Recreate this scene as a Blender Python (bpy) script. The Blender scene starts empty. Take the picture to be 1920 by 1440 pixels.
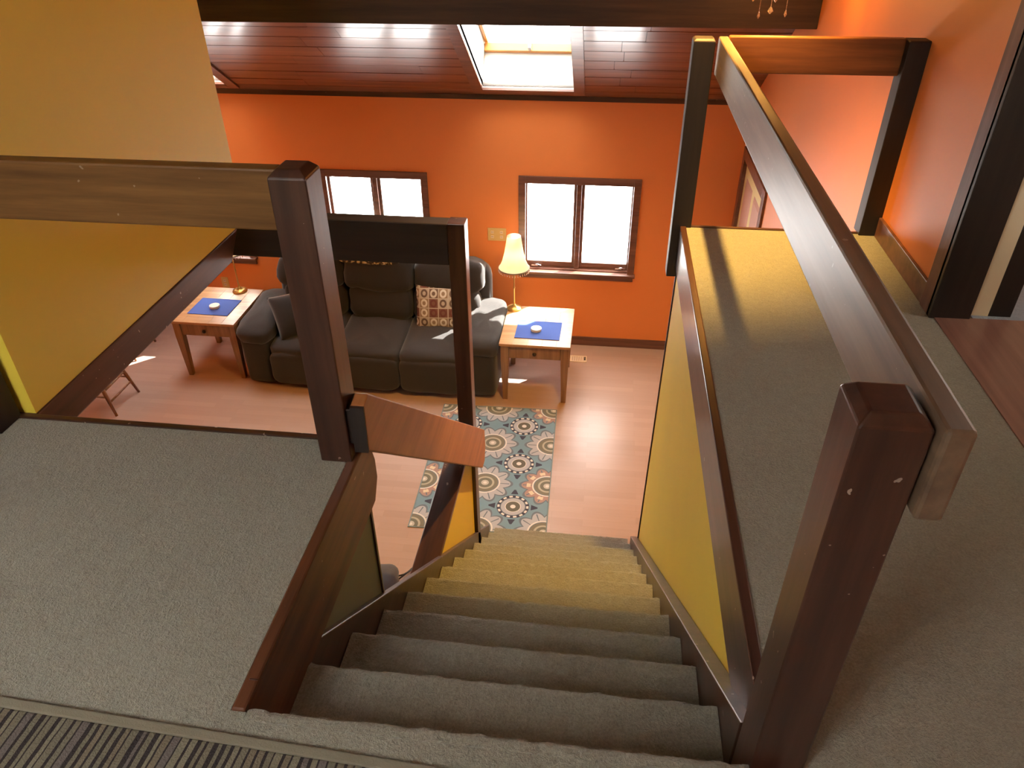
import bpy, bmesh, math, random
from mathutils import Vector, Matrix, noise
random.seed(7)
sc = bpy.context.scene
COL = sc.collection
R = math.radians

# ------------------------------------------------------------------ camera, world, sun, exposure
H = 1.28                                     # lens height above the loft carpet (z = 0)
yaw, pitch, roll = R(7.233), R(34.30), R(-0.513)
fwd = Vector((-math.sin(yaw)*math.cos(pitch), math.cos(yaw)*math.cos(pitch), -math.sin(pitch)))
rgt = Vector((math.cos(yaw), math.sin(yaw), 0)); up = rgt.cross(fwd)
r2 = rgt*math.cos(roll) + up*math.sin(roll); u2 = -rgt*math.sin(roll) + up*math.cos(roll)
cam_d = bpy.data.cameras.new('camera'); cam_d.sensor_width = 36; cam_d.lens = 1410.2/1920*36
cam_d.clip_start = 0.02; cam_d.clip_end = 200
cam = bpy.data.objects.new('camera', cam_d); COL.objects.link(cam)
m = Matrix((r2, u2, -fwd)).transposed().to_4x4(); m.translation = Vector((0, 0, H)); cam.matrix_world = m
sc.camera = cam

w = bpy.data.worlds.new('world'); sc.world = w; w.use_nodes = True
bg = w.node_tree.nodes['Background']
bg.inputs[0].default_value = (1.0, 0.975, 0.94, 1); bg.inputs[1].default_value = 22.0

SUN = Vector((-0.725*math.cos(R(40.6)), -0.689*math.cos(R(40.6)), -math.sin(R(40.6))))
sd = bpy.data.lights.new('sun', 'SUN'); sd.energy = 60; sd.angle = R(0.6); sd.color = (1, 0.95, 0.86)
so = bpy.data.objects.new('sun', sd); COL.objects.link(so); so.rotation_euler = SUN.to_track_quat('-Z', 'Y').to_euler()
so.location = (6, 12, 8)

sc.view_settings.view_transform = 'Standard'; sc.view_settings.look = 'None'
sc.view_settings.gamma = 1.0; sc.view_settings.use_curve_mapping = False
sc.view_settings.exposure = 0.0
sc.cycles.max_bounces = 12; sc.cycles.diffuse_bounces = 8; sc.cycles.transparent_max_bounces = 12
sc.cycles.sample_clamp_indirect = 8.0

# ------------------------------------------------------------------ dimensions
XL, XR = -0.597, 0.345
YT, RUN, RISE = 0.752, 0.2446, 0.2047
YF, YP, YW = 1.55, 3.14, 6.508
ZL, ZC, SL = -2.659, -0.276, 0.65
CA, SA = 1/math.hypot(1, SL), SL/math.hypot(1, SL)
XWL, XWR = -4.9, 1.156
def cp(x, d, n=0.0):                         # point on the sloping ceiling: d up the slope, n outwards
    return (x, YW - d*CA + n*SA, ZC + d*SA + n*CA)

# ------------------------------------------------------------------ node materials
def new_mat(name):
    mt = bpy.data.materials.new(name); mt.use_nodes = True
    nt = mt.node_tree; b = nt.nodes['Principled BSDF']
    return mt, nt, b
def N(nt, t, **kw):
    n = nt.nodes.new(t)
    for k, v in kw.items(): setattr(n, k, v)
    return n
class Mx:                                    # tiny expression builder over Math nodes
    def __init__(s, nt, sock): s.nt, s.s = nt, sock
    def op(s, o, b=None, c=None):
        n = s.nt.nodes.new('ShaderNodeMath'); n.operation = o
        s.nt.links.new(s.s, n.inputs[0])
        for i, v in ((1, b), (2, c)):
            if v is None: continue
            if isinstance(v, Mx): s.nt.links.new(v.s, n.inputs[i])
            else: n.inputs[i].default_value = v
        return Mx(s.nt, n.outputs[0])
    def __add__(s, o): return s.op('ADD', o)
    def __sub__(s, o): return s.op('SUBTRACT', o)
    def __mul__(s, o): return s.op('MULTIPLY', o)
    def __truediv__(s, o): return s.op('DIVIDE', o)
    def lt(s, o): return s.op('LESS_THAN', o)
    def gt(s, o): return s.op('GREATER_THAN', o)
    def clamp(s): return s.op('MINIMUM', 1.0).op('MAXIMUM', 0.0)
def mixc(nt, fac, a, b):
    n = nt.nodes.new('ShaderNodeMix'); n.data_type = 'RGBA'
    if isinstance(fac, Mx): nt.links.new(fac.s, n.inputs[0])
    else: nt.links.new(fac, n.inputs[0])
    for i, v in ((6, a), (7, b)):
        if isinstance(v, tuple): n.inputs[i].default_value = (*v, 1)
        else: nt.links.new(v, n.inputs[i])
    return n.outputs[2]
def coords(nt, scale=(1, 1, 1), rot=(0, 0, 0)):
    tc = N(nt, 'ShaderNodeTexCoord'); mp = N(nt, 'ShaderNodeMapping')
    mp.inputs['Scale'].default_value = scale; mp.inputs['Rotation'].default_value = rot
    nt.links.new(tc.outputs['Object'], mp.inputs[0]); return mp.outputs[0]
def noise_tex(nt, vec, scale, detail=4, rough=0.55):
    n = N(nt, 'ShaderNodeTexNoise'); n.inputs['Scale'].default_value = scale
    n.inputs['Detail'].default_value = detail; n.inputs['Roughness'].default_value = rough
    nt.links.new(vec, n.inputs['Vector']); return n.outputs[0]
def ramp(nt, fac, stops):
    n = N(nt, 'ShaderNodeValToRGB'); e = n.color_ramp.elements
    while len(e) < len(stops): e.new(0.5)
    for i, (p, c) in enumerate(stops): e[i].position = p; e[i].color = (*c, 1)
    nt.links.new(fac, n.inputs[0]); return n.outputs[0]
def bump(nt, b, h, strength, dist=0.01):
    n = N(nt, 'ShaderNodeBump'); n.inputs['Strength'].default_value = strength; n.inputs['Distance'].default_value = dist
    nt.links.new(h, n.inputs['Height']); nt.links.new(n.outputs[0], b.inputs['Normal'])
def setp(b, rough=0.5, spec=0.5, coat=0.0, coat_rough=0.1):
    b.inputs['Roughness'].default_value = rough; b.inputs['Specular IOR Level'].default_value = spec
    b.inputs['Coat Weight'].default_value = coat; b.inputs['Coat Roughness'].default_value = coat_rough

def wood(name, dark, mid, light, axis='Y', rough=0.35, coat=0.15, scale=1.0, wear=0.0):
    mt, nt, b = new_mat(name)
    st = {'X': (0.9, 14, 14), 'Y': (14, 0.9, 14), 'Z': (14, 14, 0.9)}[axis]
    v = coords(nt, tuple(k*scale for k in st))
    f = noise_tex(nt, v, 1.6, 6, 0.62)
    c = ramp(nt, f, [(0.30, dark), (0.52, mid), (0.74, light)])
    if wear:
        v2 = coords(nt, (1, 1, 1)); s = Mx(nt, noise_tex(nt, v2, 55, 2, 0.4)); big = Mx(nt, noise_tex(nt, v2, 4, 2, 0.5))
        k = s.gt(0.74) * big.gt(0.5) * wear
        c = mixc(nt, k, c, (0.55, 0.46, 0.38))
    nt.links.new(c, b.inputs['Base Color']); setp(b, rough, 0.5, coat, 0.12)
    bump(nt, b, f, 0.12, 0.004)
    return mt
def paint(name, col, var=0.06, rough=0.55, bumps=0.05, scale=2.0):
    mt, nt, b = new_mat(name); v = coords(nt)
    f = noise_tex(nt, v, scale, 3)
    c = mixc(nt, f, tuple(k*(1-var) for k in col), tuple(min(1, k*(1+var)) for k in col))
    nt.links.new(c, b.inputs['Base Color']); setp(b, rough, 0.4)
    bump(nt, b, noise_tex(nt, v, 160, 2), bumps, 0.002)
    return mt
def fabric(name, col, rough=0.9, scale=240, var=0.25, sheen=0.3, bs=0.4):
    mt, nt, b = new_mat(name); v = coords(nt)
    f = noise_tex(nt, v, scale, 3, 0.7); g = noise_tex(nt, v, 5, 3)
    c1 = mixc(nt, f, tuple(k*(1-var) for k in col), tuple(k*(1+var) for k in col))
    c2 = mixc(nt, g, tuple(k*0.82 for k in col), c1)
    mm = nt.nodes[-1] if False else None
    nt.links.new(c2, b.inputs['Base Color']); setp(b, rough, 0.2)
    b.inputs['Sheen Weight'].default_value = sheen; b.inputs['Sheen Roughness'].default_value = 0.5
    bump(nt, b, f, bs, 0.006); return mt
def carpet(name, a, bb):
    mt, nt, b = new_mat(name); v = coords(nt)
    f = noise_tex(nt, v, 170, 3, 0.75); g = noise_tex(nt, v, 3.2, 4, 0.6); h = noise_tex(nt, v, 45, 3, 0.6)
    c = mixc(nt, f, a, bb)
    k = (Mx(nt, g)*0.28 + 0.86) * (Mx(nt, h)*0.4 + 0.8)
    mu = N(nt, 'ShaderNodeVectorMath', operation='SCALE'); nt.links.new(c, mu.inputs[0]); nt.links.new(k.s, mu.inputs['Scale'])
    nt.links.new(mu.outputs[0], b.inputs['Base Color']); setp(b, 0.95, 0.1)
    b.inputs['Sheen Weight'].default_value = 0.25
    bump(nt, b, (Mx(nt, f)*0.7 + Mx(nt, h)*0.6).s, 0.9, 0.012); return mt
def plain(name, col, rough=0.5, metal=0.0, spec=0.5):
    mt, nt, b = new_mat(name); v = coords(nt); f = noise_tex(nt, v, 30, 2)
    nt.links.new(mixc(nt, f, tuple(k*0.93 for k in col), tuple(min(1, k*1.05) for k in col)), b.inputs['Base Color'])
    setp(b, rough, spec); b.inputs['Metallic'].default_value = metal; return mt
def glass(name, tint=(1, 1, 1), refl=0.06):
    mt = bpy.data.materials.new(name); mt.use_nodes = True; nt = mt.node_tree; nt.nodes.clear()
    o = N(nt, 'ShaderNodeOutputMaterial'); t = N(nt, 'ShaderNodeBsdfTransparent'); t.inputs[0].default_value = (*tint, 1)
    g = N(nt, 'ShaderNodeBsdfGlossy'); g.inputs['Roughness'].default_value = 0.02
    mx = N(nt, 'ShaderNodeMixShader'); mx.inputs[0].default_value = refl
    nt.links.new(t.outputs[0], mx.inputs[1]); nt.links.new(g.outputs[0], mx.inputs[2]); nt.links.new(mx.outputs[0], o.inputs[0])
    return mt

M = {}
DW = ((0.026, 0.010, 0.007), (0.053, 0.021, 0.013), (0.088, 0.037, 0.023))
for ax in 'XYZ': M['dark'+ax] = wood('dark_stained_wood_'+ax.lower(), *DW, axis=ax, rough=0.33, coat=0.2, wear=0.55)
for ax in 'XYZ': M['black'+ax] = wood('blackened_wood_'+ax.lower(), (0.012, 0.007, 0.006), (0.021, 0.013, 0.010), (0.032, 0.020, 0.015), axis=ax, rough=0.6, coat=0.0)
for ax in 'Y': M['rail'+ax] = wood('brown_rail_wood_'+ax.lower(), (0.070, 0.041, 0.023), (0.135, 0.086, 0.050), (0.205, 0.135, 0.085), axis=ax, rough=0.42, coat=0.0, wear=0.4)
M['beamX'] = wood('dark_beam_wood', (0.020, 0.010, 0.006), (0.042, 0.022, 0.012), (0.070, 0.038, 0.02), axis='X', rough=0.6, coat=0.0)
M['trimY'] = wood('red_brown_trim_wood', (0.055, 0.020, 0.010), (0.115, 0.042, 0.019), (0.17, 0.068, 0.03), axis='Y', rough=0.4, coat=0.05, wear=0.4)
M['redrailX'] = wood('red_brown_rail_wood', (0.10, 0.030, 0.010), (0.19, 0.060, 0.018), (0.28, 0.10, 0.03), axis='X', rough=0.45, coat=0.0)
M['railX'] = wood('brown_rail_wood_x', (0.075, 0.033, 0.010), (0.150, 0.070, 0.020), (0.23, 0.115, 0.035), axis='X', rough=0.5, coat=0.0, wear=0.3)
M['railX'].node_tree.nodes['Principled BSDF'].inputs['Specular IOR Level'].default_value = 0.25
M['railY'].node_tree.nodes['Principled BSDF'].inputs['Specular IOR Level'].default_value = 1.0
M['handrail'] = wood('handrail_wood', (0.27, 0.095, 0.028), (0.36, 0.135, 0.042), (0.44, 0.18, 0.06), axis='Y', rough=0.42, coat=0.0)
M['plank'] = wood('stained_ceiling_board', (0.090, 0.030, 0.014), (0.165, 0.058, 0.026), (0.25, 0.10, 0.045), axis='X', rough=0.30, coat=0.3, scale=0.7)
M['plankgap'] = plain('ceiling_groove', (0.02, 0.008, 0.005), 0.8)
M['casing'] = wood('window_casing_wood', (0.075, 0.030, 0.020), (0.14, 0.060, 0.040), (0.20, 0.095, 0.06), axis='X', rough=0.35, coat=0.2)
M['casingm'] = wood('matt_casing_wood', (0.075, 0.030, 0.020), (0.14, 0.060, 0.040), (0.20, 0.095, 0.06), axis='Z', rough=0.6, coat=0.0)
M['pine'] = wood('honey_pine', (0.30, 0.115, 0.015), (0.38, 0.155, 0.022), (0.46, 0.20, 0.04), axis='X', rough=0.45)
M['oak'] = wood('light_oak', (0.28, 0.145, 0.06), (0.42, 0.235, 0.105), (0.55, 0.34, 0.17), axis='X', rough=0.38, coat=0.08)
M['oakleg'] = wood('oak_leg', (0.16, 0.085, 0.038), (0.25, 0.135, 0.06), (0.33, 0.19, 0.09), axis='Z', rough=0.35, coat=0.1)
M['chairwood'] = wood('chair_wood', (0.15, 0.06, 0.025), (0.24, 0.105, 0.04), (0.33, 0.16, 0.07), axis='Z', rough=0.35)
M['orange'] = paint('orange_wall_paint', (0.70, 0.225, 0.060), 0.05)
M['yellow'] = paint('mustard_yellow_wall_paint', (0.76, 0.58, 0.065), 0.05)
M['shaded'] = paint('shade_toned_paint', (0.17, 0.18, 0.11), 0.06)  # shade on the left stair panel is put into this dark green-grey
M['cream'] = paint('cream_paint', (0.78, 0.70, 0.50), 0.04)
M['white'] = paint('white_paint', (0.86, 0.85, 0.80), 0.03)
M['shaft'] = paint('off_white_shaft_paint', (0.50, 0.48, 0.44), 0.03)
M['strip'] = plain('grey_seal', (0.30, 0.30, 0.30), 0.6)
M['door'] = paint('pale_yellow_door_paint', (0.74, 0.66, 0.34), 0.04)
M['pinkpanel'] = paint('faded_pink_panel_paint', (0.55, 0.33, 0.26), 0.05)
M['carpet'] = carpet('beige_loop_carpet', (0.118, 0.116, 0.086), (0.415, 0.405, 0.325))
M['bluecarpet'] = carpet('blue_grey_carpet', (0.22, 0.27, 0.33), (0.38, 0.44, 0.50))
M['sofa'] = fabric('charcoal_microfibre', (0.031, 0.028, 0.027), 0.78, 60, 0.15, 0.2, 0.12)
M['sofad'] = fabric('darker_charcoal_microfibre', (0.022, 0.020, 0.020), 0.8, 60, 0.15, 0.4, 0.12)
M['mat'] = fabric('cobalt_blue_cloth', (0.055, 0.115, 0.42), 0.85, 300, 0.2, 0.1)
M['brass'] = plain('aged_brass', (0.62, 0.42, 0.14), 0.3, 0.9)
M['plate'] = plain('tan_plastic', (0.60, 0.42, 0.16), 0.4)
M['creamplastic'] = plain('cream_metal', (0.70, 0.58, 0.42), 0.4)
M['black'] = plain('black_plastic', (0.012, 0.012, 0.012), 0.5)
M['knob'] = plain('dark_bronze', (0.035, 0.022, 0.015), 0.35, 0.5)
M['chrome'] = plain('chrome', (0.75, 0.75, 0.76), 0.15, 1.0)
M['coaster'] = plain('cream_stone', (0.66, 0.60, 0.50), 0.45)
M['grey'] = fabric('grey_nylon', (0.10, 0.095, 0.105), 0.7, 200, 0.15, 0.1)
M['glass'] = glass('window_glass')
M['tag'] = plain('white_tag', (0.8, 0.8, 0.8), 0.6)

def floor_mat():
    mt, nt, b = new_mat('pinkish_laminate'); v = coords(nt, (1, 1, 1))
    br = N(nt, 'ShaderNodeTexBrick'); nt.links.new(v, br.inputs['Vector'])
    br.inputs['Scale'].default_value = 1.0; br.inputs['Brick Width'].default_value = 0.62; br.inputs['Row Height'].default_value = 0.065
    br.inputs['Mortar Size'].default_value = 0.0008; br.inputs['Mortar Smooth'].default_value = 0.6; br.inputs['Bias'].default_value = 0.0
    br.offset = 0.37
    br.inputs['Color1'].default_value = (0.40, 0.275, 0.225, 1); br.inputs['Color2'].default_value = (0.45, 0.315, 0.26, 1)
    br.inputs['Mortar'].default_value = (0.34, 0.235, 0.175, 1)
    g = noise_tex(nt, coords(nt, (1.2, 22, 22)), 2.2, 5, 0.6)
    c = mixc(nt, (Mx(nt, g)*0.35), br.outputs[0], (0.33, 0.22, 0.16))
    nt.links.new(c, b.inputs['Base Color']); setp(b, 0.30, 0.4); return mt
M['laminate'] = floor_mat()
M['hallwood'] = wood('hall_floor_wood', (0.16, 0.075, 0.055), (0.22, 0.11, 0.08), (0.28, 0.15, 0.11), axis='Y', rough=0.35, coat=0.1)

def rug_mat():                               # mandala print, all from math nodes on the rug plane
    mt, nt, b = new_mat('mandala_print'); tc = N(nt, 'ShaderNodeTexCoord'); sx = N(nt, 'ShaderNodeSeparateXYZ')
    nt.links.new(tc.outputs['Object'], sx.inputs[0]); x, y = Mx(nt, sx.outputs[0]), Mx(nt, sx.outputs[1])
    def cell(ox, oy):
        u, v = (x - ox)/0.485, (y - oy)/0.495
        iu, iv = u.op('ROUND'), v.op('ROUND')
        du, dv = (u - iu)*0.485, (v - iv)*0.495
        r = (du*du + dv*dv).op('SQRT'); th = dv.op('ARCTAN2', du)
        return iu, iv, r, th, du, dv
    teal = (0.22, 0.37, 0.41)
    col = mixc(nt, Mx(nt, noise_tex(nt, tc.outputs['Object'], 3, 2)), (0.15, 0.27, 0.37), (0.21, 0.33, 0.42))
    ol, pale, navy, wht, slate = (0.19, 0.19, 0.16), (0.40, 0.43, 0.50), (0.060, 0.065, 0.10), (0.64, 0.65, 0.64), (0.15, 0.19, 0.24)
    # flower medallions
    iu, iv, r, th, du, dv = cell(0.0, 0.0)
    pet = (th*5).op('COSINE').op('ABSOLUTE'); edge = (pet*0.055) + 0.165
    inner = (pet*0.050) + 0.150
    odd = iu.op('FLOORED_MODULO', 2.0).gt(0.5); even = iv.op('FLOORED_MODULO', 2.0).lt(0.5)
    red = odd*even
    col = mixc(nt, r.lt(edge), col, slate)
    petc = mixc(nt, red, pale, (0.37, 0.26, 0.24))
    col = mixc(nt, r.lt(inner), col, petc)
    vein = ((th*5).op('SINE').op('ABSOLUTE').lt(0.13))*r.gt(0.105)*r.lt(0.19)
    col = mixc(nt, vein, col, slate)
    dot = ((th*5).op('COSINE').op('ABSOLUTE').gt(0.75))*r.gt(0.128)*r.lt(0.160)*red
    col = mixc(nt, dot, col, (0.62, 0.56, 0.44))
    for rad, c in ((0.118, wht), (0.106, slate), (0.100, ol), (0.072, (0.40, 0.40, 0.34)), (0.056, (0.16, 0.17, 0.15)), (0.030, (0.45, 0.46, 0.44)), (0.014, wht)):
        col = mixc(nt, r.lt(rad), col, c)
    # ring medallions in the gaps
    iu, iv, r, th, du, dv = cell(0.2425, 0.2475)
    au, av = du.op('ABSOLUTE'), dv.op('ABSOLUTE')
    arm1 = au.lt((av*-1.0 + 0.20)*0.45)*av.gt(0.135)*av.lt(0.185); arm2 = av.lt((au*-1.0 + 0.20)*0.45)*au.gt(0.135)*au.lt(0.185)
    col = mixc(nt, arm1.op('MAXIMUM', arm2), col, navy)
    col = mixc(nt, r.lt(0.122), col, navy)
    dots = ((th*14).op('COSINE').gt(-0.1))*r.gt(0.100)*r.lt(0.117)
    col = mixc(nt, dots, col, wht)
    for rad, c in ((0.096, slate), (0.090, pale), (0.060, wht), (0.054, (0.13, 0.135, 0.12)), (0.020, wht)):
        col = mixc(nt, r.lt(rad), col, c)
    nt.links.new(col, b.inputs['Base Color']); setp(b, 0.9, 0.15)
    bump(nt, b, noise_tex(nt, tc.outputs['Object'], 300, 2), 0.3, 0.003); return mt
M['rug'] = rug_mat()

def stripe_mat():
    mt, nt, b = new_mat('striped_weave'); tc = N(nt, 'ShaderNodeTexCoord'); sx = N(nt, 'ShaderNodeSeparateXYZ')
    wv = noise_tex(nt, tc.outputs['Object'], 14, 2)
    nt.links.new(tc.outputs['Object'], sx.inputs[0])
    x = Mx(nt, sx.outputs[0]) + Mx(nt, wv)*0.007
    f = x*62.0; i = f.op('FLOOR'); fr = f - i
    wn = N(nt, 'ShaderNodeTexWhiteNoise', noise_dimensions='1D'); nt.links.new(i.s, wn.inputs['W'])
    base = ramp(nt, wn.outputs[0], [(0.0, (0.15, 0.138, 0.10)), (0.42, (0.18, 0.165, 0.12)), (0.60, (0.125, 0.11, 0.10)), (0.78, (0.16, 0.135, 0.095)), (1.0, (0.09, 0.08, 0.088))])
    base_node = base.node; base_node.color_ramp.interpolation = 'CONSTANT'
    wn2 = N(nt, 'ShaderNodeTexWhiteNoise', noise_dimensions='1D'); nt.links.new((i + 31.7).s, wn2.inputs['W'])
    line = fr.lt(Mx(nt, wn2.outputs[0])*0.48 + 0.14)
    col = mixc(nt, line, base, (0.035, 0.030, 0.030))
    nt.links.new(col, b.inputs['Base Color']); setp(b, 0.95, 0.1)
    bump(nt, b, (noise_tex(nt, tc.outputs['Object'], 220, 2)), 0.6, 0.006); return mt
M['stripe'] = stripe_mat()
M['hem'] = fabric('beige_binding', (0.21, 0.195, 0.14), 0.9, 300, 0.15, 0.1)

def pillow_mat():
    mt, nt, b = new_mat('circle_print'); tc = N(nt, 'ShaderNodeTexCoord'); sx = N(nt, 'ShaderNodeSeparateXYZ')
    nt.links.new(tc.outputs['Object'], sx.inputs[0]); u, v = Mx(nt, sx.outputs[0])/0.088, Mx(nt, sx.outputs[2])/0.088
    i, j = u.op('FLOOR'), v.op('FLOOR'); fu, fv = u - i - 0.5, v - j - 0.5
    r = (fu*fu + fv*fv*0.72).op('SQRT')
    cb = N(nt, 'ShaderNodeCombineXYZ'); nt.links.new(i.s, cb.inputs[0]); nt.links.new(j.s, cb.inputs[1])
    wn = N(nt, 'ShaderNodeTexWhiteNoise', noise_dimensions='3D'); nt.links.new(cb.outputs[0], wn.inputs['Vector'])
    sq = ramp(nt, wn.outputs[0], [(0.0, (0.17, 0.085, 0.06)), (0.3, (0.27, 0.20, 0.14)), (0.55, (0.40, 0.35, 0.29)), (0.8, (0.15, 0.10, 0.075))]); sq.node.color_ramp.interpolation = 'CONSTANT'
    ci = ramp(nt, wn.outputs[0], [(0.0, (0.14, 0.05, 0.04)), (0.3, (0.60, 0.57, 0.52)), (0.55, (0.12, 0.085, 0.07)), (0.8, (0.52, 0.48, 0.42))]); ci.node.color_ramp.interpolation = 'CONSTANT'
    col = mixc(nt, r.lt(0.36), sq, ci); col = mixc(nt, r.lt(0.18), col, sq)
    g = fu.op('ABSOLUTE').op('MAXIMUM', fv.op('ABSOLUTE')).gt(0.46)
    col = mixc(nt, g, col, (0.46, 0.42, 0.36))
    nt.links.new(col, b.inputs['Base Color']); setp(b, 0.85, 0.2); return mt
M['pillow'] = pillow_mat()
def leopard_mat():
    mt, nt, b = new_mat('animal_print'); v = coords(nt)
    f = noise_tex(nt, v, 26, 2, 0.5)
    c = ramp(nt, f, [(0.0, (0.05, 0.035, 0.025)), (0.46, (0.10, 0.07, 0.04)), (0.52, (0.55, 0.45, 0.22)), (0.62, (0.70, 0.63, 0.45))]); c.node.color_ramp.interpolation = 'CONSTANT'
    nt.links.new(c, b.inputs['Base Color']); setp(b, 0.85, 0.2); return mt
M['leopard'] = leopard_mat()
def shade_mat():
    mt = bpy.data.materials.new('lit_cream_lampshade'); mt.use_nodes = True; nt = mt.node_tree; nt.nodes.clear()
    o = N(nt, 'ShaderNodeOutputMaterial'); t = N(nt, 'ShaderNodeBsdfTranslucent'); t.inputs[0].default_value = (0.93, 0.85, 0.64, 1)
    d = N(nt, 'ShaderNodeBsdfDiffuse'); d.inputs[0].default_value = (0.75, 0.68, 0.52, 1)
    mx = N(nt, 'ShaderNodeMixShader'); mx.inputs[0].default_value = 0.6
    nt.links.new(d.outputs[0], mx.inputs[1]); nt.links.new(t.outputs[0], mx.inputs[2]); nt.links.new(mx.outputs[0], o.inputs[0]); return mt
M['shade'] = shade_mat()
def emit(name, col, s):
    mt, nt, b = new_mat(name); b.inputs['Base Color'].default_value = (*col, 1)
    b.inputs['Emission Color'].default_value = (*col, 1); b.inputs['Emission Strength'].default_value = s; return mt
M['bulb'] = emit('warm_bulb', (1.0, 0.62, 0.22), 30)
M['dome'] = emit('fill_lamp_glass', (1.0, 0.92, 0.84), 4)
def crystal():
    mt, nt, b = new_mat('cut_crystal'); b.inputs['Base Color'].default_value = (1, 0.95, 0.85, 1)
    b.inputs['Transmission Weight'].default_value = 0.8; b.inputs['Roughness'].default_value = 0.12; b.inputs['IOR'].default_value = 1.5; return mt
M['crystal'] = crystal()

# ------------------------------------------------------------------ mesh helpers
class MB:
    def __init__(s): s.v, s.f = [], []
    def add(s, vs, fs):
        k = len(s.v); s.v += [tuple(p) for p in vs]; s.f += [tuple(i+k for i in f) for f in fs]; return s
    def box(s, x0, x1, y0, y1, z0, z1):
        return s.add([(x0,y0,z0),(x1,y0,z0),(x1,y1,z0),(x0,y1,z0),(x0,y0,z1),(x1,y0,z1),(x1,y1,z1),(x0,y1,z1)],
                     [(0,3,2,1),(4,5,6,7),(0,1,5,4),(1,2,6,5),(2,3,7,6),(3,0,4,7)])
    def hexa(s, b, t):                       # bottom ring of 4, top ring of 4
        return s.add(list(b)+list(t), [(0,3,2,1),(4,5,6,7),(0,1,5,4),(1,2,6,5),(2,3,7,6),(3,0,4,7)])
    def prism(s, poly, a0, a1, axis='X'):    # polygon in the other two axes
        mk = {'X': lambda a, p: (a, p[0], p[1]), 'Y': lambda a, p: (p[0], a, p[1]), 'Z': lambda a, p: (p[0], p[1], a)}[axis]
        n = len(poly); vs = [mk(a0, p) for p in poly] + [mk(a1, p) for p in poly]
        return s.add(vs, [tuple(range(n))[::-1], tuple(range(n, 2*n))] + [(i, (i+1) % n, n+(i+1) % n, n+i) for i in range(n)])
    def lathe(s, prof, c, seg=24, cap=True):
        k = []; n = len(prof)
        for i in range(seg):
            a = 2*math.pi*i/seg
            for r, z in prof: k.append((c[0]+r*math.cos(a), c[1]+r*math.sin(a), c[2]+z))
        fs = [(i*n+j, ((i+1) % seg)*n+j, ((i+1) % seg)*n+j+1, i*n+j+1) for i in range(seg) for j in range(n-1)]
        if cap:
            fs.append(tuple(i*n for i in range(seg))[::-1]); fs.append(tuple(i*n+n-1 for i in range(seg)))
        return s.add(k, fs)
    def tube(s, pts, rad, seg=8):
        pts = [Vector(p) for p in pts]; rr = rad if isinstance(rad, (list, tuple)) else [rad]*len(pts); k = []
        for i, p in enumerate(pts):
            t = (pts[min(i+1, len(pts)-1)] - pts[max(i-1, 0)]).normalized()
            a = t.orthogonal().normalized() if i == 0 else (prev - t*prev.dot(t)).normalized()
            prev = a; bb = t.cross(a)
            for j in range(seg):
                th = 2*math.pi*j/seg; k.append(p + (a*math.cos(th) + bb*math.sin(th))*rr[i])
        n = len(pts); fs = [(i*seg+j, i*seg+(j+1) % seg, (i+1)*seg+(j+1) % seg, (i+1)*seg+j) for i in range(n-1) for j in range(seg)]
        fs += [tuple(range(seg))[::-1], tuple((n-1)*seg+j for j in range(seg))]
        return s.add(k, fs)
    def cushion(s, c, size, e1=0.35, e2=0.35, tilt=0, rz=0, lump=0.0, nu=28, nv=18, seed=0.0, sag=0.0, ry=0):
        def pw(x, e): return math.copysign(abs(x)**e, x)
        k = []; rot = Matrix.Rotation(rz, 3, 'Z') @ Matrix.Rotation(tilt, 3, 'X') @ Matrix.Rotation(ry, 3, 'Y')
        for j in range(nv+1):
            v = -math.pi/2 + math.pi*j/nv
            for i in range(nu):
                u = -math.pi + 2*math.pi*i/nu
                p = Vector((pw(math.cos(v), e1)*pw(math.cos(u), e2), pw(math.cos(v), e1)*pw(math.sin(u), e2), pw(math.sin(v), e1)))
                q = Vector((p.x*size[0]/2, p.y*size[1]/2, p.z*size[2]/2))
                if lump:
                    q += p.normalized()*lump*noise.noise(Vector((q.x*5+seed, q.y*5, q.z*5)))
                    q += p.normalized()*lump*0.5*noise.noise(Vector((q.x*13+seed, q.y*13, q.z*13)))
                if sag: q.z -= sag*(1-(2*q.x/size[0])**2)*(p.z > 0)
                k.append(Vector(c) + rot @ q)
        fs = [(j*nu+i, j*nu+(i+1) % nu, (j+1)*nu+(i+1) % nu, (j+1)*nu+i) for j in range(nv) for i in range(nu)]
        return s.add(k, fs)
def root_loc(o):
    while o.parent: o = o.parent
    return o.location
def make(name, mb, mat, parent=None, bevel=0.0, smooth=False, loc=None):
    off = Vector(root_loc(parent)) if parent else Vector(loc or (0, 0, 0))
    me = bpy.data.meshes.new(name); me.from_pydata([tuple(Vector(p)-off) for p in mb.v], [], mb.f)
    me.materials.append(M[mat] if isinstance(mat, str) else mat)
    bm = bmesh.new(); bm.from_mesh(me)
    bmesh.ops.remove_doubles(bm, verts=bm.verts, dist=1e-6); bmesh.ops.recalc_face_normals(bm, faces=bm.faces)
    bm.to_mesh(me); bm.free()
    o = bpy.data.objects.new(name, me); COL.objects.link(o)
    if parent: o.parent = parent
    elif loc: o.location = loc
    if smooth:
        for p in me.polygons: p.use_smooth = True
    if bevel:
        md = o.modifiers.new('bevel', 'BEVEL'); md.width = bevel; md.segments = 2; md.limit_method = 'ANGLE'; md.angle_limit = R(40)
    return o
def tag(o, label=None, cat=None, group=None, kind=None):
    for k, v in (('label', label), ('category', cat), ('group', group), ('kind', kind)):
        if v: o[k] = v
    return o
def thing(name, label, cat, loc=(0, 0, 0), group=None, kind=None):
    o = bpy.data.objects.new(name, None); COL.objects.link(o); o.location = loc; o.empty_display_size = 0.1
    return tag(o, label, cat, group, kind)
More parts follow.
